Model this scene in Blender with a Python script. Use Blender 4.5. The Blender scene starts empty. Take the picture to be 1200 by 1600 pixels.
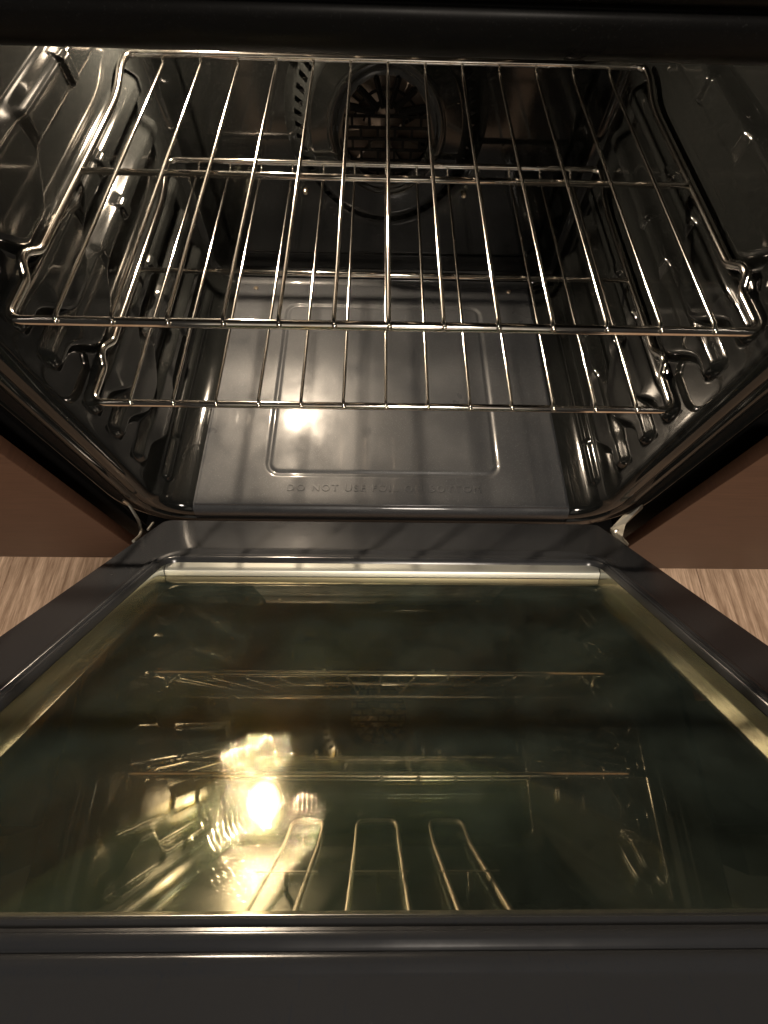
import bpy, bmesh, math, random
import numpy as np
from mathutils import Vector, Matrix

scene = bpy.context.scene
C = scene.collection
R = math.radians

# ------------------------------------------------------------------ camera
cam_d = bpy.data.cameras.new('camera')
cam = bpy.data.objects.new('camera', cam_d)
C.objects.link(cam)
cam.location = (-0.0084, -0.2883, 0.5894)
cam.rotation_euler = (0.4325, -0.0192, 0.0020)
cam_d.sensor_fit = 'VERTICAL'
cam_d.sensor_height = 24.0
cam_d.lens = 24.0 * 696.3 / 1600.0
cam_d.clip_start = 0.01
cam_d.clip_end = 50.0
scene.camera = cam

# ------------------------------------------------------------------ world, room light, exposure
w = bpy.data.worlds.new('World')
scene.world = w
w.use_nodes = True
bg = w.node_tree.nodes['Background']
bg.inputs['Color'].default_value = (1.0, 0.90, 0.80, 1)
bg.inputs['Strength'].default_value = 0.018

BULB_POWER = 7400.0        # emission strength of the oven bulb
ROOM_POWER = 40.0           # ceiling light of the kitchen, behind and above the camera

la = bpy.data.lights.new('kitchen_ceiling_light', 'AREA')
la.shape = 'DISK'; la.size = 0.45
la.energy = ROOM_POWER
la.color = (1.0, 0.88, 0.75)
lo = bpy.data.objects.new('kitchen_ceiling_light', la)
C.objects.link(lo)
lo.location = (0.25, -1.25, 1.95)
lo.rotation_euler = (R(28), 0, 0)
# the lit room behind the photographer, mirrored in the chrome
lb = bpy.data.lights.new('lit_room_behind', 'AREA')
lb.shape = 'RECTANGLE'; lb.size = 2.4; lb.size_y = 1.8
lb.energy = 5.0
lb.color = (1.0, 0.88, 0.72)
lbo = bpy.data.objects.new('lit_room_behind', lb)
C.objects.link(lbo)
lbo.location = (0.0, -2.3, 1.60)
lbo.rotation_euler = (R(78), 0, 0)

scene.view_settings.view_transform = 'Standard'
scene.view_settings.look = 'None'
scene.view_settings.exposure = 0.15
scene.view_settings.gamma = 1.0
scene.render.engine = 'CYCLES'
cy = scene.cycles
cy.use_denoising = True
cy.max_bounces = 10
cy.glossy_bounces = 8
cy.transparent_max_bounces = 12
cy.sample_clamp_indirect = 4.0
cy.blur_glossy = 0.3


# ------------------------------------------------------------------ materials
def mat(name):
    m = bpy.data.materials.new(name)
    m.use_nodes = True
    nt = m.node_tree
    return m, nt, nt.nodes['Principled BSDF']


def N(nt, t, **kw):
    n = nt.nodes.new(t)
    for k, v in kw.items():
        if k in n.inputs:
            n.inputs[k].default_value = v
        else:
            setattr(n, k, v)
    return n


def ramp(nt, a, ca, b, cb):
    n = nt.nodes.new('ShaderNodeValToRGB')
    n.color_ramp.elements[0].position = a; n.color_ramp.elements[0].color = (*ca, 1)
    n.color_ramp.elements[1].position = b; n.color_ramp.elements[1].color = (*cb, 1)
    return n


def obj_coords(nt, scale=(1, 1, 1)):
    tc = N(nt, 'ShaderNodeTexCoord')
    mp = N(nt, 'ShaderNodeMapping')
    mp.inputs['Scale'].default_value = scale
    nt.links.new(tc.outputs['Object'], mp.inputs['Vector'])
    return mp.outputs['Vector']


def enamel(name, base, rough=0.16, speck=0.5, bump=0.12, coat=0.0, spec=0.55, stretch=None, rvar=(0.75, 1.5)):
    """Glossy porcelain enamel: dark, finely speckled, slight orange peel."""
    m, nt, b = mat(name)
    v = obj_coords(nt)
    n1 = N(nt, 'ShaderNodeTexNoise', Scale=1100.0, Detail=2.0)
    nt.links.new(v if not stretch else obj_coords(nt, stretch), n1.inputs['Vector'])
    lite = tuple(min(1, c * 3 + 0.10 * speck) for c in base)   # a negative speck keeps the flecks faint
    r1 = ramp(nt, 0.62, base, 0.78, lite)
    nt.links.new(n1.outputs['Fac'], r1.inputs['Fac'])
    nt.links.new(r1.outputs['Color'], b.inputs['Base Color'])
    n2 = N(nt, 'ShaderNodeTexNoise', Scale=9.0, Detail=4.0, Roughness=0.6)
    nt.links.new(v, n2.inputs['Vector'])
    mr = N(nt, 'ShaderNodeMapRange')
    mr.inputs['From Min'].default_value = 0.3; mr.inputs['From Max'].default_value = 0.75
    mr.inputs['To Min'].default_value = rough * rvar[0]; mr.inputs['To Max'].default_value = rough * rvar[1]
    nt.links.new(n2.outputs['Fac'], mr.inputs['Value'])
    nt.links.new(mr.outputs['Result'], b.inputs['Roughness'])
    n3 = N(nt, 'ShaderNodeTexNoise', Scale=160.0, Detail=3.0)
    nt.links.new(v, n3.inputs['Vector'])
    bp = N(nt, 'ShaderNodeBump', Strength=bump, Distance=0.0006)
    nt.links.new(n3.outputs['Fac'], bp.inputs['Height'])
    nt.links.new(bp.outputs['Normal'], b.inputs['Normal'])
    b.inputs['Specular IOR Level'].default_value = spec
    b.inputs['Coat Weight'].default_value = coat
    b.inputs['Coat Roughness'].default_value = 0.07
    return m


def metal(name, col, rough, stretch=None, bump=0.0, tarnish=None):
    m, nt, b = mat(name)
    b.inputs['Metallic'].default_value = 1.0
    b.inputs['Roughness'].default_value = rough
    b.inputs['Base Color'].default_value = (*col, 1)
    if stretch:
        v = obj_coords(nt, stretch)
        n = N(nt, 'ShaderNodeTexNoise', Scale=1.0, Detail=3.0)
        nt.links.new(v, n.inputs['Vector'])
        bp = N(nt, 'ShaderNodeBump', Strength=bump, Distance=0.0005)
        nt.links.new(n.outputs['Fac'], bp.inputs['Height'])
        nt.links.new(bp.outputs['Normal'], b.inputs['Normal'])
    if tarnish:
        v = obj_coords(nt)
        n = N(nt, 'ShaderNodeTexNoise', Scale=35.0, Detail=5.0)
        nt.links.new(v, n.inputs['Vector'])
        r = ramp(nt, 0.46, col, 0.72, tarnish)
        nt.links.new(n.outputs['Fac'], r.inputs['Fac'])
        nt.links.new(r.outputs['Color'], b.inputs['Base Color'])
    return m


M = {}
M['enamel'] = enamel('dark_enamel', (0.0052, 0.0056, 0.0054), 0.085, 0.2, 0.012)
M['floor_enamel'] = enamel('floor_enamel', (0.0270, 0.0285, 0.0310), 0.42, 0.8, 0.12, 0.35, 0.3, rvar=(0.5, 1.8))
M['door_enamel'] = enamel('door_enamel', (0.0175, 0.0185, 0.0205), 0.20, -0.4, 0.06, 0.0, 0.38, stretch=(1.0, 0.08, 1.0))
M['front_enamel'] = enamel('front_enamel', (0.022, 0.023, 0.024), 0.25, 0.4, 0.08)
M['black'] = enamel('black_enamel', (0.004, 0.004, 0.004), 0.32, 0.0, 0.03, 0.0, 0.05)
M['chrome'] = metal('rack_chrome', (0.92, 0.89, 0.83), 0.11, tarnish=(0.74, 0.64, 0.55))
M['steel'] = metal('zinc_steel', (0.58, 0.585, 0.54), 0.21, (30, 30, 30), 0.05)
M['steel_dull'] = metal('dull_zinc_steel', (0.58, 0.585, 0.53), 0.46, (30, 30, 30), 0.05)
M['bracket'] = metal('bracket_steel', (0.55, 0.53, 0.47), 0.35, (200, 200, 200), 0.2, (0.35, 0.32, 0.27))
M['fan_steel'] = metal('fan_steel', (0.085, 0.07, 0.06), 0.55, tarnish=(0.05, 0.04, 0.032))
M['element'] = metal('element_sheath', (0.30, 0.27, 0.24), 0.4)
M['brass'] = metal('screw_steel', (0.62, 0.52, 0.40), 0.3)

# bulb
m, nt, b = mat('lit_bulb')
b.inputs['Base Color'].default_value = (0.8, 0.8, 0.8, 1)
b.inputs['Emission Color'].default_value = (1.0, 0.81, 0.60, 1)
b.inputs['Emission Strength'].default_value = BULB_POWER
M['bulb'] = m
m, nt, b = mat('lamp_ceramic'); b.inputs['Base Color'].default_value = (0.55, 0.5, 0.42, 1); b.inputs['Roughness'].default_value = 0.5
M['ceramic'] = m

# brown cabinet laminate
m, nt, b = mat('brown_laminate')
v = obj_coords(nt, (3, 3, 40))
n = N(nt, 'ShaderNodeTexNoise', Scale=6.0, Detail=5.0)
nt.links.new(v, n.inputs['Vector'])
r = ramp(nt, 0.3, (0.060, 0.028, 0.0165), 0.75, (0.085, 0.041, 0.0245))
nt.links.new(n.outputs['Fac'], r.inputs['Fac']); nt.links.new(r.outputs['Color'], b.inputs['Base Color'])
b.inputs['Roughness'].default_value = 0.45
M['brown'] = m

# wood-look floor plank
m, nt, b = mat('oak_plank')
v = obj_coords(nt, (70, 5, 1))
tc = nt.nodes.new('ShaderNodeObjectInfo')
add = N(nt, 'ShaderNodeVectorMath', operation='MULTIPLY_ADD')
nt.links.new(tc.outputs['Random'], add.inputs[0]); add.inputs[1].default_value = (57, 31, 11)
nt.links.new(v, add.inputs[2])
n = N(nt, 'ShaderNodeTexNoise', Scale=1.0, Detail=7.0, Roughness=0.65, Distortion=0.6)
nt.links.new(add.outputs['Vector'], n.inputs['Vector'])
n2 = N(nt, 'ShaderNodeTexNoise', Scale=5.0, Detail=6.0, Roughness=0.7)
nt.links.new(add.outputs['Vector'], n2.inputs['Vector'])
r = ramp(nt, 0.30, (0.33, 0.21, 0.135), 0.68, (0.86, 0.62, 0.44))
nt.links.new(n.outputs['Fac'], r.inputs['Fac'])
r2 = ramp(nt, 0.35, (0.50, 0.45, 0.41), 0.60, (1, 1, 1))
nt.links.new(n2.outputs['Fac'], r2.inputs['Fac'])
mx = N(nt, 'ShaderNodeMix', data_type='RGBA', blend_type='MULTIPLY')
mx.inputs['Factor'].default_value = 0.8
nt.links.new(r.outputs['Color'], mx.inputs['A']); nt.links.new(r2.outputs['Color'], mx.inputs['B'])
nt.links.new(mx.outputs['Result'], b.inputs['Base Color'])
bp = N(nt, 'ShaderNodeBump', Strength=0.25, Distance=0.001)
nt.links.new(n2.outputs['Fac'], bp.inputs['Height']); nt.links.new(bp.outputs['Normal'], b.inputs['Normal'])
b.inputs['Roughness'].default_value = 0.5
M['oak'] = m


def glass(name, refl, tint, r0, haze, haze_rough, dark=None, film=0.06, swirl=None):
    """Coated oven-door pane: partly mirror, partly clear, with wiping scratches that spread the highlights."""
    m = bpy.data.materials.new(name); m.use_nodes = True
    nt = m.node_tree; nt.nodes.clear()
    out = N(nt, 'ShaderNodeOutputMaterial')
    v = obj_coords(nt)
    # circular wiping marks; bump rings shaped to imitate glare rings round the bulb's reflection
    bp = None
    if swirl:
        acc = None
        for (cx_, cs_, sc_, wt) in swirl:
            tc = N(nt, 'ShaderNodeTexCoord'); mp = N(nt, 'ShaderNodeMapping')
            mp.inputs['Location'].default_value = (-cx_, -cs_, 0.0135)
            nt.links.new(tc.outputs['Object'], mp.inputs['Vector'])
            wv = N(nt, 'ShaderNodeTexWave', wave_type='RINGS', rings_direction='SPHERICAL')
            wv.inputs['Scale'].default_value = sc_; wv.inputs['Distortion'].default_value = 1.6
            wv.inputs['Detail'].default_value = 3.0; wv.inputs['Detail Scale'].default_value = 0.6
            nt.links.new(mp.outputs['Vector'], wv.inputs['Vector'])
            ml = N(nt, 'ShaderNodeMath', operation='MULTIPLY'); nt.links.new(wv.outputs['Fac'], ml.inputs[0]); ml.inputs[1].default_value = wt
            if acc is None:
                acc = ml.outputs[0]
            else:
                ad = N(nt, 'ShaderNodeMath', operation='ADD'); nt.links.new(acc, ad.inputs[0]); nt.links.new(ml.outputs[0], ad.inputs[1]); acc = ad.outputs[0]
        bp = N(nt, 'ShaderNodeBump', Strength=1.0, Distance=0.00006)
        nt.links.new(acc, bp.inputs['Height'])
    # coating colour drifts a little across the pane (thin film)
    nz = N(nt, 'ShaderNodeTexNoise', Scale=7.0, Detail=2.0, Distortion=0.5)
    nt.links.new(v, nz.inputs['Vector'])
    cr = nt.nodes.new('ShaderNodeValToRGB')
    e = cr.color_ramp.elements
    e[0].position = 0.30; e[0].color = (refl[0] * 1.0, refl[1] * 0.92, refl[2] * 0.90, 1)
    e[1].position = 0.72; e[1].color = (refl[0] * 0.90, refl[1] * 1.0, refl[2] * 0.88, 1)
    k = e.new(0.5); k.color = (*refl, 1)
    nt.links.new(nz.outputs['Fac'], cr.inputs['Fac'])
    g1 = N(nt, 'ShaderNodeBsdfGlossy', Roughness=0.015); nt.links.new(cr.outputs['Color'], g1.inputs['Color'])
    g2 = N(nt, 'ShaderNodeBsdfGlossy', Roughness=haze_rough); nt.links.new(cr.outputs['Color'], g2.inputs['Color'])
    g3 = g2
    if bp is not None:
        ga = N(nt, 'ShaderNodeBsdfGlossy', Roughness=0.02); nt.links.new(cr.outputs['Color'], ga.inputs['Color'])
        nt.links.new(bp.outputs['Normal'], ga.inputs['Normal'])
        g3 = N(nt, 'ShaderNodeMixShader'); g3.inputs['Fac'].default_value = 0.28
        nt.links.new(g2.outputs[0], g3.inputs[1]); nt.links.new(ga.outputs[0], g3.inputs[2])
    sm = N(nt, 'ShaderNodeTexNoise', Scale=26.0, Detail=5.0, Roughness=0.65)
    nt.links.new(v, sm.inputs['Vector'])
    hz = N(nt, 'ShaderNodeMapRange')
    hz.inputs['From Min'].default_value = 0.35; hz.inputs['From Max'].default_value = 0.75
    hz.inputs['To Min'].default_value = haze * 0.75; hz.inputs['To Max'].default_value = haze * 1.35
    nt.links.new(sm.outputs['Fac'], hz.inputs['Value'])
    mg = N(nt, 'ShaderNodeMixShader'); nt.links.new(hz.outputs['Result'], mg.inputs['Fac'])
    nt.links.new(g1.outputs[0], mg.inputs[1]); nt.links.new(g3.outputs[0], mg.inputs[2])
    if dark is None:
        tr = N(nt, 'ShaderNodeBsdfTransparent'); tr.inputs['Color'].default_value = (*tint, 1)
    else:
        tr = N(nt, 'ShaderNodeBsdfDiffuse'); tr.inputs['Color'].default_value = (*dark, 1)
    fr = N(nt, 'ShaderNodeFresnel', IOR=1.5)
    fa = N(nt, 'ShaderNodeMath', operation='ADD'); nt.links.new(fr.outputs[0], fa.inputs[0]); fa.inputs[1].default_value = r0
    if dark is None:
        df = N(nt, 'ShaderNodeBsdfDiffuse'); df.inputs['Color'].default_value = (0.42, 0.58, 0.51, 1)
        fm_ = N(nt, 'ShaderNodeMath', operation='MULTIPLY'); nt.links.new(sm.outputs['Fac'], fm_.inputs[0]); fm_.inputs[1].default_value = film
        t2 = N(nt, 'ShaderNodeMixShader'); nt.links.new(fm_.outputs[0], t2.inputs['Fac'])
        nt.links.new(tr.outputs[0], t2.inputs[1]); nt.links.new(df.outputs[0], t2.inputs[2])
        tr = t2
    mx = N(nt, 'ShaderNodeMixShader')
    nt.links.new(fa.outputs[0], mx.inputs['Fac']); nt.links.new(tr.outputs[0], mx.inputs[1]); nt.links.new(mg.outputs[0], mx.inputs[2])
    nt.links.new(mx.outputs[0], out.inputs['Surface'])
    return m


M['pane'] = glass('coated_pane', (1.0, 0.89, 0.60), (0.90, 0.94, 0.915), 0.26, 0.035, 0.09, swirl=((-0.0667, 0.4308, 130.0, 1.0), (0.06, 0.33, 110.0, 0.3)))
M['pane_inner'] = glass('inner_pane', (1.0, 0.97, 0.80), (0.88, 0.93, 0.895), 0.16, 0.03, 0.12)
M['pane_outer'] = glass('outer_black_glass', (0.9, 0.9, 0.85), None, 0.02, 0.05, 0.2, (0.012, 0.017, 0.012))


# ------------------------------------------------------------------ mesh helpers
def link(name, me, m=None, parent=None, smooth=True):
    o = bpy.data.objects.new(name, me)
    C.objects.link(o)
    if m is not None and not me.materials:
        me.materials.append(m)
    if smooth:
        for p in me.polygons:
            p.use_smooth = True
    if parent is not None:
        o.parent = parent
    return o


def mesh(name, verts, faces):
    me = bpy.data.meshes.new(name)
    me.from_pydata([tuple(map(float, v)) for v in verts], [], faces)
    me.update()
    return me


def grid_mesh(name, P, flip=False):
    """P: array (rows, cols, 3)"""
    nr, nc = P.shape[:2]
    idx = np.arange(nr * nc).reshape(nr, nc)
    a, b, c, d = idx[:-1, :-1].ravel(), idx[1:, :-1].ravel(), idx[1:, 1:].ravel(), idx[:-1, 1:].ravel()
    q = np.stack([a, d, c, b] if flip else [a, b, c, d], 1)
    me = bpy.data.meshes.new(name)
    me.vertices.add(nr * nc)
    me.vertices.foreach_set('co', P.reshape(-1, 3).astype(np.float32).ravel())
    n = len(q)
    me.loops.add(n * 4); me.polygons.add(n)
    me.loops.foreach_set('vertex_index', q.ravel().astype(np.int32))
    me.polygons.foreach_set('loop_start', np.arange(0, n * 4, 4, dtype=np.int32))
    me.polygons.foreach_set('loop_total', np.full(n, 4, dtype=np.int32))
    me.update(calc_edges=True)
    me.validate()
    return me


def fillet(pts, r, n=6):
    """Round the corners of a polyline."""
    pts = [Vector(p) for p in pts]
    rs = r if isinstance(r, (list, tuple)) else [r] * len(pts)
    out = [pts[0]]
    for i in range(1, len(pts) - 1):
        a, b, c = pts[i - 1], pts[i], pts[i + 1]
        u, v = (a - b), (c - b)
        d = min(rs[i], u.length * 0.49, v.length * 0.49)
        p0, p1 = b + u.normalized() * d, b + v.normalized() * d
        for k in range(n + 1):
            t = k / n
            out.append(p0 * (1 - t) ** 2 + b * 2 * t * (1 - t) + p1 * t * t)
    out.append(pts[-1])
    return out


def add_tube(bm, pts, r, seg=12, caps=True):
    pts = [Vector(p) for p in pts]
    rings = []
    t0 = (pts[1] - pts[0]).normalized()
    up = Vector((0, 0, 1)) if abs(t0.z) < 0.9 else Vector((1, 0, 0))
    nrm = t0.cross(up).normalized()
    for i, p in enumerate(pts):
        if i == 0:
            t = t0
        elif i == len(pts) - 1:
            t = (pts[i] - pts[i - 1]).normalized()
        else:
            t = ((pts[i + 1] - p).normalized() + (p - pts[i - 1]).normalized()).normalized()
        nrm = (nrm - t * nrm.dot(t)).normalized()
        bn = t.cross(nrm)
        rings.append([bm.verts.new(p + (nrm * math.cos(a) + bn * math.sin(a)) * r)
                      for a in (2 * math.pi * k / seg for k in range(seg))])
    for a, b in zip(rings[:-1], rings[1:]):
        for k in range(seg):
            bm.faces.new((a[k], a[(k + 1) % seg], b[(k + 1) % seg], b[k]))
    if caps:
        bm.faces.new(rings[0][::-1]); bm.faces.new(rings[-1])


def add_box(bm, lo, hi, bevel=0.0):
    lo, hi = Vector(lo), Vector(hi)
    res = bmesh.ops.create_cube(bm, size=1.0)
    vs = res['verts']
    for v in vs:
        v.co = Vector(((v.co.x + .5) * (hi.x - lo.x) + lo.x, (v.co.y + .5) * (hi.y - lo.y) + lo.y, (v.co.z + .5) * (hi.z - lo.z) + lo.z))
    if bevel:
        es = list({e for v in vs for e in v.link_edges})
        bmesh.ops.bevel(bm, geom=es, offset=bevel, segments=2, profile=0.5, affect='EDGES')


def add_lathe(bm, prof, seg=48, axis='y', center=(0, 0, 0), close=False):
    """prof: list of (radius, height along axis)."""
    c = Vector(center)
    rings = []
    for r, h in prof:
        ring = []
        for k in range(seg):
            a = 2 * math.pi * k / seg
            if axis == 'y':
                p = Vector((r * math.cos(a), h, r * math.sin(a)))
            else:
                p = Vector((r * math.cos(a), r * math.sin(a), h))
            ring.append(bm.verts.new(c + p))
        rings.append(ring)
    for a, b in zip(rings[:-1], rings[1:]):
        for k in range(seg):
            bm.faces.new((a[k], a[(k + 1) % seg], b[(k + 1) % seg], b[k]))
    if close:
        bm.faces.new(rings[-1])


def bm_obj(name, bm, m, parent=None, smooth=True, autosmooth=35):
    bmesh.ops.recalc_face_normals(bm, faces=bm.faces)
    me = bpy.data.meshes.new(name)
    bm.to_mesh(me); bm.free()
    o = link(name, me, m, parent, smooth)
    if smooth and autosmooth:
        me.set_sharp_from_angle(angle=R(autosmooth))
    return o


def thing(name, label, cat, loc=(0, 0, 0), group=None):
    o = bpy.data.objects.new(name, None)
    C.objects.link(o)
    o.location = loc
    o.empty_display_size = 0.05
    o['label'] = label; o['category'] = cat
    if group:
        o['group'] = group
    return o


def ss(t):
    t = np.clip(t, 0, 1)
    return t * t * (3 - 2 * t)


# ------------------------------------------------------------------ setting: kitchen floor
FZ = -0.22
me = mesh('floor', [(-3, -3, FZ - .012), (3, -3, FZ - .012), (3, 0.8, FZ - .012), (-3, 0.8, FZ - .012)], [(0, 1, 2, 3)])
floor = link('floor', me, M['black']); floor['kind'] = 'structure'
random.seed(4)
PW = 0.185
plank_meshes = []
for L in (1.22,):
    bm = bmesh.new(); add_box(bm, (0.0006, 0.0006, -0.012), (PW - 0.0006, L - 0.0006, 0), 0.0008)
    pm = bpy.data.meshes.new('plank'); bm.to_mesh(pm); bm.free(); pm.materials.append(M['oak']); plank_meshes.append(pm)
for i in range(-9, 9):
    off = -random.random() * 1.2 - 0.1
    if i in (-3, -2, 2, 3, -4):
        off = -0.55 + 0.12 * (i % 3) - 0.2
    for j in range(-1, 1):
        x, y = i * PW + 0.05, off + j * 1.22
        if y + 1.22 < -1.5:
            continue
        o = bpy.data.objects.new('plank', plank_meshes[0]); C.objects.link(o)
        o.location = (x, y, FZ); o.parent = floor

# ------------------------------------------------------------------ kitchen cabinets beside the oven
def cabinet(x0, x1, zb, label):
    t = thing('kitchen_cabinet', label, 'cabinet', (0, 0, 0), 'brown cabinets beside the oven')
    yf = -0.045
    bm = bmesh.new(); add_box(bm, (x0, yf, zb), (x1, yf + 0.018, 0.240), 0.0015)  # front ends low, shaped to keep brown out of the door glass reflection
    bm_obj('door', bm, M['brown'], t)
    bm = bmesh.new(); add_box(bm, (x0 + .002, yf + 0.040, zb + 0.002), (x1 - .002, 0.55, 0.372), 0.002)  # black recess above the front, added to darken the glass reflection
    bm_obj('carcass', bm, M['black'], t)
    bm = bmesh.new(); add_box(bm, (x0, yf + 0.004, 0.373), (x1, 0.56, 0.411), 0.003)  # unseen dark slab, added so the door glass mirrors something dark
    bm_obj('added_worktop', bm, M['black'], t)
    bm = bmesh.new(); add_box(bm, (x0 + .003, yf + 0.07, FZ + .001), (x1 - .003, yf + 0.085, zb), 0.001)
    bm_obj('toe_kick', bm, M['brown'], t)
    return t


cabinet(-0.98, -0.392, -0.132, 'plain brown cabinet front left of the oven, beside the lit rack guides')
cabinet(0.387, 0.98, -0.168, 'plain brown cabinet front right of the oven, on its shadowed side')

# ------------------------------------------------------------------ the oven
oven = thing('oven', 'open black enamelled built-in oven with lit cavity and half lowered glass door', 'oven', (0, 0, 0))
XW, ZC, YB, COVE = 0.318, 0.489, 0.470, 0.042
GUIDES = [0.0885, 0.1462, 0.1925, 0.2630, 0.3080, 0.3770, 0.4400]


def path_y():
    """Front-to-back path of the liner: (y, outward offset). Flange folds out at the front, small radius at the rear."""
    p = []
    p += [(0.030, 0.062), (-0.004, 0.062), (-0.010, 0.0605), (-0.0125, 0.057)]
    for t in np.linspace(0, 1, 5)[1:]:
        p.append((-0.0125 - 0.0005 * t, 0.057 - 0.022 * t))
    p += [(-0.0145, 0.0325), (-0.0175, 0.031), (-0.019, 0.0285), (-0.0195, 0.0255), (-0.0185, 0.0230), (-0.0150, 0.0215),
          (-0.0140, 0.0205), (-0.0150, 0.0192), (-0.0170, 0.0180)]
    for a in np.linspace(90, 0, 9):
        p.append((-0.003 - 0.014 * math.sin(R(a)), 0.0145 * (1 - math.cos(R(a)))))
    return p


def rear_path(y1):
    return [(y1 + 0.018 * math.sin(R(a)), -0.018 * (1 - math.cos(R(a)))) for a in np.linspace(0, 90, 7)]


front_p = path_y()


def guide_height(y, z):
    """Stamped rack guides: long ribs with a hanging stop tab near the front and one small stop bump."""
    h = np.zeros_like(y)
    for k, L in enumerate(GUIDES):
        wide = 0.0030 if k == 5 else 0.0
        yb0 = 0.258 if k == 5 else 0.236
        te = np.clip((0.021 - y) / 0.009, 0, 1); tr = np.clip((y - 0.418) / 0.010, 0, 1)
        rnd = np.sqrt(np.clip(1 - np.maximum(te, tr) ** 2, 0, 1))
        tab = 0.034 * np.where(y > 0.092, ss((0.176 - y) / 0.060), ss((y - 0.036) / 0.050))
        top = L + (0.0085 + wide) * rnd
        bot = L - (0.0095 + wide) * rnd - tab
        e = 0.0125 + 0.006 * ss((0.165 - y) / 0.03) * ss((y - 0.035) / 0.03)
        prof = ss((top - z) / e + 0.65) * ss((z - bot) / e + 0.65)
        ends = ss((y - 0.010) / 0.008) * ss((0.432 - y) / 0.010)
        hh = 0.0140 - 0.0030 * ss((0.172 - y) / 0.016) - 0.0020 * ss((0.07 - y) / 0.03)
        r = hh * prof * ends
        bump = 0.0038 * ss((y - yb0) / 0.0045) * ss((yb0 + 0.022 - y) / 0.0045) * ss((top + .003 - z) / 0.004) * ss((z - bot + .003) / 0.004)
        h = np.maximum(h, r + bump)
    return h


def side_wall(sgn):
    # profile in (x, z) for the left wall (sgn=-1): floor edge -> cove -> wall -> top cove -> ceiling edge
    prof, nor = [], []
    for a in np.linspace(0, 90, 26):
        c = (XW - COVE, COVE)
        prof.append((c[0] + COVE * math.sin(R(a)), c[1] - COVE * math.cos(R(a))))
        nor.append((math.sin(R(a)), -math.cos(R(a))))
    for z in np.arange(COVE + 0.0015, ZC - 0.030, 0.0016):
        prof.append((XW, z)); nor.append((1, 0))
    for a in np.linspace(0, 90, 12):
        c = (XW - 0.028, ZC - 0.028)
        prof.append((c[0] + 0.028 * math.cos(R(a)), c[1] + 0.028 * math.sin(R(a))))
        nor.append((math.cos(R(a)), math.sin(R(a))))
    prof, nor = np.array(prof), np.array(nor)
    ys = [(y, 0.0) for y in np.concatenate([np.arange(0.0, 0.45, 0.0020), [0.4515]])]
    path = np.array(front_p + ys[1:] + rear_path(0.452)[0:])
    Y = path[:, 0][None, :] * np.ones((len(prof), 1))
    OFF = path[:, 1][None, :] * np.ones((len(prof), 1))
    Z = prof[:, 1][:, None] * np.ones((1, len(path)))
    H = guide_height(Y, Z)
    wallmask = ss((Z - 0.045) / 0.01)
    H = H * wallmask
    # lowest rib lies on the cove
    s = np.concatenate([[0], np.cumsum(np.linalg.norm(np.diff(prof, axis=0), axis=1))])[:, None] * np.ones((1, len(path)))
    sc = 0.043
    te = np.clip((0.030 - Y) / 0.007, 0, 1); tr = np.clip((Y - 0.40) / 0.007, 0, 1)
    rnd = np.sqrt(np.clip(1 - np.maximum(te, tr) ** 2, 0, 1))
    rib = ss((sc + 0.0065 * rnd - s) / 0.004 + 0.5) * ss((s - sc + 0.0065 * rnd) / 0.004 + 0.5) * ss((Y - 0.022) / 0.004) * ss((0.408 - Y) / 0.004)
    rib = rib * (1 - 0.5 * ss((Y - .088) / .003) * ss((.098 - Y) / .003))
    H = np.maximum(H, 0.0055 * rib)
    D = OFF - H
    X = prof[:, 0][:, None] + nor[:, 0][:, None] * D
    ZZ = Z + nor[:, 1][:, None] * D
    P = np.stack([sgn * X, Y, ZZ], -1)
    me = grid_mesh('side_wall', P, flip=(sgn > 0))
    return link('side_wall', me, M['enamel'], oven)


lw = side_wall(-1)
rw = side_wall(1)

# liner floor and ceiling strips between the coves
def strip(name, z, up, m):
    xs = np.linspace(-(XW - COVE), XW - COVE, 40) if up < 0 else np.linspace(-(XW - 0.028), XW - 0.028, 40)
    path = np.array(front_p + [(y, 0.0) for y in np.linspace(0.005, 0.445, 40)] + rear_path(0.452))
    Xg = xs[:, None] * np.ones((1, len(path)))
    Yg = path[:, 0][None, :] * np.ones((len(xs), 1))
    Zg = z + up * path[:, 1][None, :] * np.ones((len(xs), 1))
    return link(name, grid_mesh(name, np.stack([Xg, Yg, Zg], -1), flip=(up < 0)), m, oven)


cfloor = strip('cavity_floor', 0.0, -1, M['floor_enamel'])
ceil_ = strip('cavity_ceiling', ZC, 1, M['black'])

# floor panel with stamped rectangle
FX, FY0, FY1, FT = 0.272, -0.0065, 0.452, 0.003
xs = np.concatenate([[-FX - .0012, -FX - .0008], np.linspace(-FX, FX, 330), [FX + .0008, FX + .0012]])
ysf = np.concatenate([[FY0 - .0012, FY0 - .0008], np.linspace(FY0, FY1, 280), [FY1 + .001]])
Xg, Yg = np.meshgrid(xs, ysf, indexing='ij')


def rrect_sdf(X, Y, cx, cy, hx, hy, r):
    qx, qy = np.abs(X - cx) - hx + r, np.abs(Y - cy) - hy + r
    return np.minimum(np.maximum(qx, qy), 0) + np.hypot(np.maximum(qx, 0), np.maximum(qy, 0)) - r


d = rrect_sdf(Xg, Yg, 0.001, 0.222, 0.180, 0.182, 0.024)
Zg = FT - 0.0026 * ss(1 - np.abs(d + 0.006) / 0.0062) - 0.0004 * ss(-d / 0.01)
ex = np.maximum(np.abs(Xg) - FX, 0); ey = np.maximum(np.maximum(FY0 - Yg, Yg - FY1), 0)
eg = np.maximum(ex, ey)
Zg = np.where(eg > 0.0010, 0.0002, np.where(eg > 0.0005, FT - .0006, Zg))
panel = link('floor_panel', grid_mesh('floor_panel', np.stack([Xg, Yg, Zg], -1), flip=False), M['floor_enamel'], cfloor)

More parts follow.
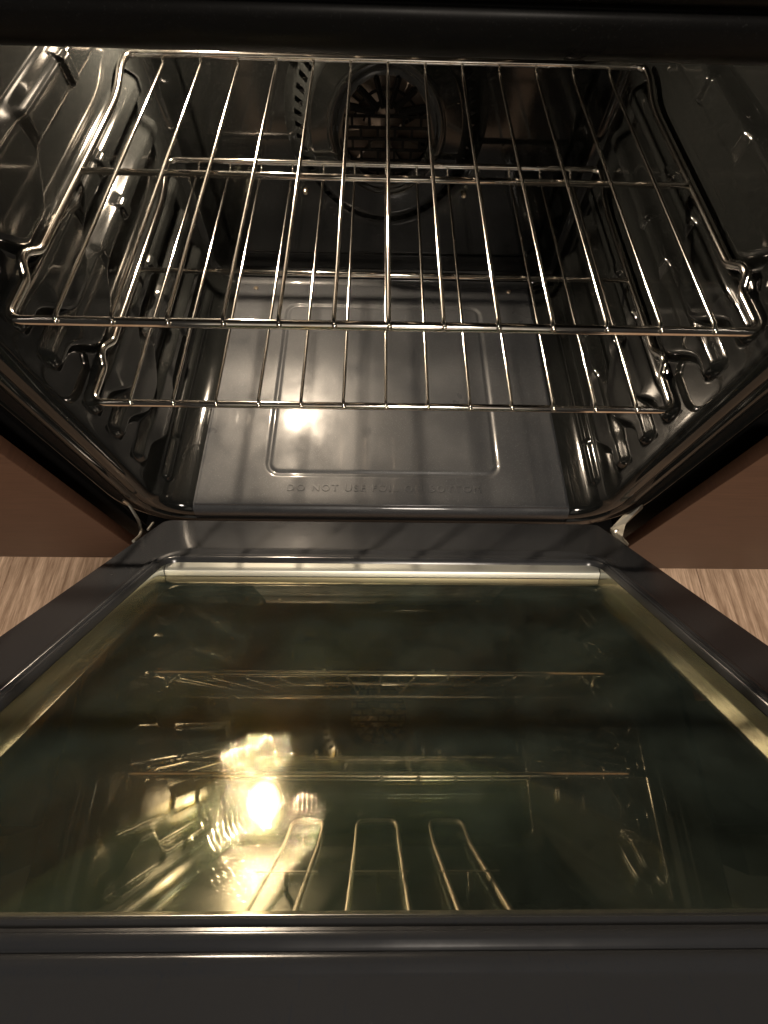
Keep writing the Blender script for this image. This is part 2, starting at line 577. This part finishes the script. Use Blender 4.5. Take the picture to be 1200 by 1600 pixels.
# embossed lettering
cu = bpy.data.curves.new('lettering', 'FONT')
cu.body = 'DO NOT USE FOIL ON BOTTOM'
cu.size = 0.0155
cu.space_character = 1.32
cu.extrude = 0.0002; cu.bevel_depth = 0.00035; cu.bevel_resolution = 2
cu.align_x = 'CENTER'; cu.align_y = 'CENTER'
to = bpy.data.objects.new('tmp_text', cu); C.objects.link(to)
dg = bpy.context.evaluated_depsgraph_get()
tme = bpy.data.meshes.new_from_object(to.evaluated_get(dg))
bpy.data.objects.remove(to)
xs_ = [v.co.x for v in tme.vertices]; wd = max(xs_) - min(xs_)
sx = 0.288 / wd
for v in tme.vertices:
    v.co.x *= sx
lt = link('lettering', tme, M['floor_enamel'], cfloor, smooth=False)
tme.materials.clear(); tme.materials.append(M['floor_enamel'])
lt.location = (0.003, 0.0205, FT + 0.0002)

# floor screws
for x, y in ((-0.238, 0.441), (0.237, 0.443)):
    bm = bmesh.new()
    add_lathe(bm, [(0.0042, FT), (0.0042, FT + .0012), (0.0034, FT + .0022), (0.0012, FT + .0025)], 16, 'z', (x, y, 0), True)
    add_box(bm, (x - .003, y - .0005, FT + .0022), (x + .003, y + .0005, FT + .0029))
    bm_obj('screw', bm, M['brass'], cfloor)

# back wall with embossed panel
xs = np.linspace(-0.302, 0.302, 260); zs = np.linspace(-0.005, ZC + .004, 220)
Xg, Zg = np.meshgrid(xs, zs, indexing='ij')
d = rrect_sdf(Xg, Zg, 0.0, 0.262, 0.268, 0.204, 0.030)
Yg = YB - 0.006 * ss(0.5 - d / 0.010)
dl = rrect_sdf(Xg, Zg, 0.0, 0.012, 0.30, 0.012, 0.006)
Yg = Yg - 0.004 * ss(0.5 - dl / 0.008)
bw = link('back_wall', grid_mesh('back_wall', np.stack([Xg, Yg, Zg], -1), flip=True), M['enamel'], oven)

# convection fan cover
FC = (0.0, 0.0, 0.250)
yb = YB - 0.0065
bm = bmesh.new()
# base ring
add_lathe(bm, [(0.140, yb + .002), (0.140, yb - 0.0012), (0.137, yb - 0.0022), (0.131, yb - 0.0022), (0.129, yb - 0.0037)], 96, 'y', FC)
# top face, inner bead and dished centre
add_lathe(bm, [(0.1115, yb - 0.0192), (0.108, yb - 0.0214), (0.103, yb - 0.0223), (0.083, yb - 0.0223), (0.080, yb - 0.0232), (0.0765, yb - 0.0239),
               (0.073, yb - 0.0229), (0.070, yb - 0.0205), (0.066, yb - 0.0180), (0.0605, yb - 0.0174), (0.0600, yb - 0.0149)], 96, 'y', FC)
fan_cover = bm_obj('fan_cover', bm, M['enamel'], oven, True, 50)
# slotted cone: bars between the slots
NS = 56
prof = [(0.129, yb - 0.0037), (0.1265, yb - 0.0065), (0.115, yb - 0.0164), (0.1115, yb - 0.0192)]
th = 0.0012
def cone_pt(a, i, inner):
    r, y = prof[i]
    if inner:
        r -= th * .8; y += th * .8
    return Vector((r * math.cos(a), y, FC[2] + r * math.sin(a)))
bar_v, bar_f = [], []
for k in range(NS):
    a0 = 2 * math.pi * k / NS; a1 = 2 * math.pi * (k + 1) / NS
    am = a0 + (a1 - a0) * 0.52
    # full width bands at both edges of the cone
    for i in (0, 2):
        b0 = len(bar_v)
        for aa in (a0, am, a1):
            bar_v += [cone_pt(aa, i, False), cone_pt(aa, i + 1, False)]
        bar_f += [(b0, b0 + 1, b0 + 3, b0 + 2), (b0 + 2, b0 + 3, b0 + 5, b0 + 4)]
    b0 = len(bar_v)
    bar_v += [cone_pt(a0, 1, False), cone_pt(am, 1, False), cone_pt(am, 2, False), cone_pt(a0, 2, False),
              cone_pt(a0, 1, True), cone_pt(am, 1, True), cone_pt(am, 2, True), cone_pt(a0, 2, True)]
    bar_f += [(b0, b0 + 1, b0 + 2, b0 + 3), (b0 + 1, b0 + 5, b0 + 6, b0 + 2), (b0, b0 + 3, b0 + 7, b0 + 4)]
sl = link('slotted_ring', mesh('slotted_ring', bar_v, bar_f), M['enamel'], fan_cover, smooth=False)
# grille: rows of cells like brickwork, each bar a real strip
bm = bmesh.new()
RG = 0.0605
rows = [-0.0605, -0.047, -0.034, -0.021, -0.008, 0.005, 0.018, 0.0605]
yg = yb - 0.0162
def hbar(z, t):
    hx = math.sqrt(max(RG ** 2 - z ** 2, 0))
    if hx > 0.004:
        add_box(bm, (-hx, yg - .001, FC[2] + z - t / 2), (hx, yg + .0008, FC[2] + z + t / 2))
for z in rows[1:-1]:
    hbar(z, 0.0034)
for i in range(len(rows) - 2):
    z0, z1 = rows[i], rows[i + 1]
    step = 0.0235
    o_ = 0 if i % 2 else step / 2
    for k in range(-3, 4):
        x = o_ + k * step
        zc = (z0 + z1) / 2
        if x * x + max(abs(z0), abs(z1)) ** 2 < RG ** 2 * 1.25 and abs(x) < math.sqrt(max(RG ** 2 - zc ** 2, 0)):
            add_box(bm, (x - .0019, yg - .0008, FC[2] + z0 - .0005), (x + .0019, yg + .0006, FC[2] + z1 + .0005))
# radial bars in the upper part
for a in (28, 52, 76, 104, 128, 152):
    ca, sa = math.cos(R(a)), math.sin(R(a))
    p0 = Vector((0.018 * ca, yg, FC[2] + 0.018 + .010 * sa)); p1 = Vector((RG * ca, yg, FC[2] + RG * sa))
    add_tube(bm, [p0, p1], 0.0042, 6)
for rr in (0.034, 0.047):
    pts = [Vector((rr * math.cos(R(a)), yg, FC[2] + rr * math.sin(R(a)))) for a in range(22, 160, 8)]
    add_tube(bm, pts, 0.0017, 6)
bm_obj('grille', bm, M['black'], fan_cover, False)
# fan wheel behind the grille
bm = bmesh.new()
add_lathe(bm, [(0.062, yb - 0.0025), (0.020, yb - 0.0037), (0.012, yb - 0.0087), (0.006, yb - 0.0112), (0.001, yb - 0.0112)], 32, 'y', FC, True)
for k in range(9):
    a = 2 * math.pi * k / 9 + .2
    q = [(0.018, 0), (0.059, 0.18)]
    vs = []
    for yy in (yb - 0.0031, yb - 0.0124):
        for r_, da in q:
            vs.append(bm.verts.new((r_ * math.cos(a + da), yy, FC[2] + r_ * math.sin(a + da))))
    bm.faces.new((vs[0], vs[1], vs[3], vs[2]))
bm_obj('fan_wheel', bm, M['fan_steel'], oven)
# fan cover screws
for a in (150, 30, 215, 325):
    bm = bmesh.new()
    add_lathe(bm, [(0.004, yb + .002), (0.004, yb - .0045), (0.0028, yb - .006), (0.0008, yb - .0062)], 14, 'y',
              (0.152 * math.cos(R(a)), 0, FC[2] + 0.152 * math.sin(R(a))), True)
    bm_obj('screw', bm, M['brass'], oven)

# oven lamp, top left of the back wall
LP = Vector((-0.231, 0.448, 0.413))
bm = bmesh.new()
add_lathe(bm, [(0.036, YB - .004), (0.036, YB - .022), (0.034, YB - .024), (0.031, YB - .022), (0.028, YB - .012), (0.010, YB - .010), (0.008, YB - .014)], 32, 'y', (LP.x, 0, LP.z))
lamp = bm_obj('lamp_socket', bm, M['ceramic'], oven)
bm = bmesh.new()
bmesh.ops.create_uvsphere(bm, u_segments=20, v_segments=12, radius=0.0105)
for v in bm.verts:
    v.co.y *= 1.35
    v.co += LP
bm_obj('bulb', bm, M['bulb'], lamp)

# broil element under the ceiling: hairpin tubes, bent down to the back wall
bm = bmesh.new()
def elem_run(xs_pair):
    xa, xb = xs_pair
    pts = [(xa, 0.07, 0.4795), (xa, 0.36, 0.462), (xa, 0.425, 0.442), (xb, 0.425, 0.442), (xb, 0.36, 0.462), (xb, 0.07, 0.4795)]
    return fillet(pts, [0, .03, .02, .02, .03, 0], 6)
runs = [(-0.165, -0.105), (-0.040, 0.038), (0.100, 0.165)]
pts = []
for i, (xa, xb) in enumerate(runs):
    pts += elem_run((xa, xb))
pts = fillet(pts, 0.012, 4)
add_tube(bm, pts, 0.0031, 10)
bm_obj('broil_element', bm, M['element'], oven)
# element hangers
for x in (-0.135, 0.0, 0.135):
    bm = bmesh.new(); add_box(bm, (x - .045, 0.20, 0.4655), (x + .045, 0.206, 0.4665)); add_box(bm, (x - .003, 0.20, 0.4665), (x + .003, 0.206, ZC))
    bm_obj('element_hanger', bm, M['element'], oven, False)

# black body around the cavity: strips at the sides and the closed box behind
bm = bmesh.new()
for s in (-1, 1):
    add_box(bm, (min(s * .3795, s * .383), -0.006, FZ + .04), (max(s * .3795, s * .383), 0.56, 0.60))
add_box(bm, (-0.379, 0.540, FZ + .04), (0.379, 0.56, 0.60))
add_box(bm, (-0.379, 0.02, 0.585), (0.379, 0.539, 0.60))
bm_obj('body', bm, M['black'], oven, False)
# drawer front below the door
bm = bmesh.new(); add_box(bm, (-0.376, -0.012, FZ + 0.05), (0.376, 0.02, -0.068), 0.004)
bm_obj('lower_panel', bm, M['black'], oven)
# control panel above the opening
bm = bmesh.new(); add_box(bm, (-0.379, -0.055, 0.553), (0.379, 0.02, 0.66), 0.006)
cp = bm_obj('control_panel', bm, M['black'], oven)

# hinge arms
def plate(name, poly, nrm_t, m, parent):
    """poly: 3-D outline (planar), thickened by vector nrm_t"""
    bm = bmesh.new()
    a = [bm.verts.new(Vector(p)) for p in poly]
    b = [bm.verts.new(Vector(p) + Vector(nrm_t)) for p in poly]
    bm.faces.new(a); bm.faces.new(b[::-1])
    n = len(a)
    for i in range(n):
        bm.faces.new((a[i], b[i], b[(i + 1) % n], a[(i + 1) % n]))
    return bm_obj(name, bm, m, parent, False)


# ------------------------------------------------------------------ oven door (a part of the oven), local frame: X right, Y away from hinge, Z up off the inner face
ANG = 45.0
door_rot = Matrix.Rotation(R(180 - ANG), 4, 'X')    # maps local +Y to (0,-cos,sin)
door_m = Matrix(((1, 0, 0), (0, -math.cos(R(ANG)), math.sin(R(ANG))), (0, math.sin(R(ANG)), math.cos(R(ANG))))).to_4x4()
door_m.translation = Vector((0, -0.030 + 0.0175 * math.sin(R(ANG)), -0.004 + 0.0175 * math.cos(R(ANG))))


def rr_loop(hx0, hx1, s0, s1, r, wz, n=10):
    """rounded rectangle, x from hx0 to hx1"""
    pts = []
    for (cx, cs, a0) in ((hx1 - r, s0 + r, -90), (hx1 - r, s1 - r, 0), (hx0 + r, s1 - r, 90), (hx0 + r, s0 + r, 180)):
        for k in range(n + 1):
            a = R(a0 + 90 * k / n)
            pts.append((cx + r * math.cos(a), cs + r * math.sin(a), wz))
    return pts


def loops_mesh(bm, loops):
    rows = [[bm.verts.new(p) for p in l] for l in loops]
    n = len(rows[0])
    for a, b in zip(rows[:-1], rows[1:]):
        for k in range(n):
            bm.faces.new((a[k], a[(k + 1) % n], b[(k + 1) % n], b[k]))
    return rows


DX, DS, DH = 0.3055, 0.575, 0.0425
bm = bmesh.new()
L = []
L.append(rr_loop(-DX, DX, DH, DS, .010, -.045))
L.append(rr_loop(-DX, DX, DH, DS, .010, -.004))
L.append(rr_loop(-DX + .0012, DX - .0012, DH + 0.0012, DS - .0012, .010, -.0012))
L.append(rr_loop(-DX + .004, DX - .004, DH + 0.004, DS - .004, .010, 0))
B = [  # (half x, s near hinge, s far, radius, height)
    (0.2595, 0.1310, 0.5070, 0.034, 0.0000),
    (0.2572, 0.1333, 0.5055, 0.033, 0.0008),
    (0.2549, 0.1351, 0.5040, 0.032, 0.0022),
    (0.2526, 0.1364, 0.5025, 0.032, 0.0028),
    (0.2507, 0.1382, 0.5012, 0.031, 0.0028),
    (0.2499, 0.1396, 0.5002, 0.031, 0.0022),
    (0.2489, 0.1409, 0.4990, 0.030, 0.0030),
    (0.2479, 0.1425, 0.4978, 0.029, 0.0046),
    (0.2467, 0.1445, 0.4965, 0.028, 0.0052),
    (0.2455, 0.1472, 0.4952, 0.027, 0.0050),
    (0.2447, 0.1508, 0.4942, 0.025, 0.0038),
    (0.2439, 0.1553, 0.4930, 0.024, 0.0036),
    (0.2429, 0.1593, 0.4918, 0.022, 0.0044),
    (0.2419, 0.1620, 0.4905, 0.019, 0.0046),
    (0.2409, 0.1641, 0.4890, 0.017, 0.0036),
    (0.2401, 0.1657, 0.4880, 0.015, 0.0014),
    (0.2395, 0.1666, 0.4870, 0.014, -0.0010),
]
for hx, s0, s1, r_, h_ in B:
    L.append(rr_loop(-hx, hx, s0, s1, r_, h_))
loops_mesh(bm, L)
door = bm_obj('door', bm, M['door_enamel'], oven, True, 40)
door.matrix_local = door_m

# steel trim strips round the window, mitred
GX, GS0, GS1, GW = 0.2390, 0.1745, 0.479, -0.0125
TX, TS0, TS1, TW = 0.2391, 0.1667, 0.4868, -0.0012
cor_o = [(-TX, TS0), (TX, TS0), (TX, TS1), (-TX, TS1)]
GL = 0.2386
cor_i = [(-GL, GS0), (GX, GS0), (GX, GS1), (-GL, GS1)]
for k in range(4):
    a, b_ = cor_o[k], cor_o[(k + 1) % 4]; c, d_ = cor_i[(k + 1) % 4], cor_i[k]
    def sh(p, q, e):   # shrink along the strip to leave a hairline joint
        vx, vy = q[0] - p[0], q[1] - p[1]; l = math.hypot(vx, vy)
        return (p[0] + vx / l * e, p[1] + vy / l * e)
    a2, b2 = sh(a, b_, .0004), sh(b_, a, .0004); d2, c2 = sh(d_, c, .0004), sh(c, d_, .0004)
    nseg = 24
    rowsP = []
    prof_t = [(0.0, 0.0, -0.004), (0.0, 0.0, 0.0), (0.06, 0.06, 0.0006), (0.5, 0.5, 0.0002), (0.94, 0.94, 0.0002), (1.0, 1.0, -0.0005), (1.0, 1.0, -.004)]
    Pg = np.zeros((len(prof_t), nseg + 1, 3))
    for i, (t, tz, ez) in enumerate(prof_t):
        for j in range(nseg + 1):
            u = j / nseg
            x = (a2[0] * (1 - u) + b2[0] * u) * (1 - t) + (d2[0] * (1 - u) + c2[0] * u) * t
            s = (a2[1] * (1 - u) + b2[1] * u) * (1 - t) + (d2[1] * (1 - u) + c2[1] * u) * t
            gw = -0.0068 if k == 0 else GW
            Pg[i, j] = (x, s, TW * (1 - tz) + gw * tz + (ez if not (k == 0 and i == len(prof_t) - 1) else -.0062))
    o = link('window_trim', grid_mesh('window_trim', Pg, flip=False), M['steel_dull'] if k == 0 else M['steel'], door, True)
    o.data.set_sharp_from_angle(angle=R(40))

def pane(name, w0, th, m, hx=0.247, s0=.163, s1=.491):
    bm = bmesh.new(); add_box(bm, (-hx, s0, w0 - th), (hx, s1, w0))
    return bm_obj(name, bm, m, door, False)

pane('glass_pane', -0.0135, 0.003, M['pane'], 0.2393, .1700, .483)
pane('inner_glass_pane', -0.0285, 0.003, M['pane_inner'])
pane('outer_glass', -0.0445, 0.004, M['pane_outer'], 0.3050, 0.0430, 0.5745)
# inner side walls between the panes
bm = bmesh.new()
loops_mesh(bm, [rr_loop(-.247, .247, .163, .491, .004, -.0142), rr_loop(-.249, .249, .161, .493, .004, -.0440)])
bm_obj('window_spacer', bm, M['black'], door, False)

# the inner panel is a touch wider towards the handle end
for o in [door] + list(door.children):
    for v in o.data.vertices:
        v.co.x *= 1 + 0.22 * (v.co.y - 0.25)
# hinge arms: bent steel plates between the frame slot and the door edge
bm = bmesh.new()
add_tube(bm, fillet([(-.349, -.024, .046), (-.346, -.025, .036), (-.334, -.044, .022), (-.3225, -.066, .030), (-.3190, -.084, .050)], [0, .006, .010, .012, 0], 5), 0.0021, 8)
bm_obj('hinge_arm', bm, M['bracket'], oven)
bm = bmesh.new()
add_tube(bm, [(-.3225, -.040, .008), (-.3205, -.056, .021)], 0.0016, 8)
bm_obj('hinge_spring', bm, M['bracket'], oven)
plate('hinge_arm', [(.357, -.022, .042), (.361, -.024, .036), (.3385, -.043, .024), (.3270, -.064, .028), (.3215, -.082, .048), (.3190, -.085, .050),
                    (.3175, -.074, .040), (.3165, -.058, .024), (.322, -.046, .012), (.338, -.030, .022)], (.0006, .0012, .0012), M['bracket'], oven)
bm = bmesh.new()
add_lathe(bm, [(0.0042, 0), (0.0042, .0012), (0.003, .002), (0.0008, .0022)], 12, 'z', (0, 0, 0), True)
o = bm_obj('hinge_rivet', bm, M['bracket'], oven); o.location = (.3265, -.052, .0195); o.rotation_euler = (R(42), 0, 0)
for sx_ in (-1, 1):
    bm = bmesh.new(); add_lathe(bm, [(0.0052, 0), (0.0052, .0008), (0.0040, .0016), (0.0010, .0019)], 14, 'z', (0, 0, 0), True)
    o = bm_obj('flange_screw', bm, M['front_enamel'], oven); o.location = (sx_ * .3475, -.0126, .072); o.rotation_euler = (R(90), 0, 0)

# ------------------------------------------------------------------ wire racks
PITCH, RD = 0.0445, 0.417
rack_frame = bmesh.new()
zf = -0.0048
def side_pts(s):
    x0, x1 = s * 0.3085, s * 0.3085
    return [(x0, 0.002, zf), (x0, 0.050, zf), (x0, 0.059, zf + .0105), (x0, 0.068, zf + .0110), (x0, 0.087, zf), (x0, 0.340, zf),
            (x0, 0.366, zf + .003), (x0, 0.392, zf + .0105), (x0, 0.4205, zf + .0120)]
l_, r_ = side_pts(-1), side_pts(1)
loop = l_[::-1] + r_
# round the corners, close through the back bar
pts = [(0, 0.4205, zf + .0120)] + loop[0:] + [(0, 0.4205, zf + .0120)]
rad = [0] + [.014] + [.010, .010, .03, .006, .005, .005, .006, .014] + [.014, .006, .005, .005, .006, .03, .010, .010, .014] + [0]
add_tube(rack_frame, fillet(pts, rad, 6), 0.0039, 14, caps=False)
fm = bpy.data.meshes.new('rack_frame'); bmesh.ops.recalc_face_normals(rack_frame, faces=rack_frame.faces); rack_frame.to_mesh(fm); rack_frame.free(); fm.materials.append(M['chrome'])

bm = bmesh.new(); add_tube(bm, [(-.3085, .207, -.0050), (.3085, .204, -.0050)], 0.0030, 12)
xm = bpy.data.meshes.new('crossbar'); bm.to_mesh(xm); bm.free(); xm.materials.append(M['chrome'])
bm = bmesh.new()
add_tube(bm, fillet([(0, -0.0015, -.0030), (0, 0.004, 0), (0, 0.4175, 0), (0, 0.4197, 0.006)], [0, .004, .004, 0], 4), 0.0018, 10)
r0_ = bmesh.ops.create_icosphere(bm, subdivisions=1, radius=0.0027)
for v in r0_['verts']:
    v.co += Vector((0.0006, -0.0010, -0.0026))
wm = bpy.data.meshes.new('wire'); bmesh.ops.recalc_face_normals(bm, faces=bm.faces); bm.to_mesh(wm); bm.free(); wm.materials.append(M['chrome'])
for m_ in (fm, xm, wm):
    for p in m_.polygons:
        p.use_smooth = True


def rack(z, y, label):
    t = thing('oven_rack', label, 'oven rack', (0, y, z), 'chrome wire racks in the oven')
    for nm, me_ in (('frame', fm), ('crossbar', xm)):
        o = bpy.data.objects.new(nm, me_); C.objects.link(o); o.parent = t
    for k in range(-6, 7):
        o = bpy.data.objects.new('wire', wm); C.objects.link(o); o.parent = t
        o.location = (k * PITCH, 0, 0)
    return t


rack(0.3273, 0.0, 'upper chrome wire rack, resting on the guides above the other rack')
rack(0.2118, 0.0097, 'lower chrome wire rack, nearer the oven bottom and under the other rack')
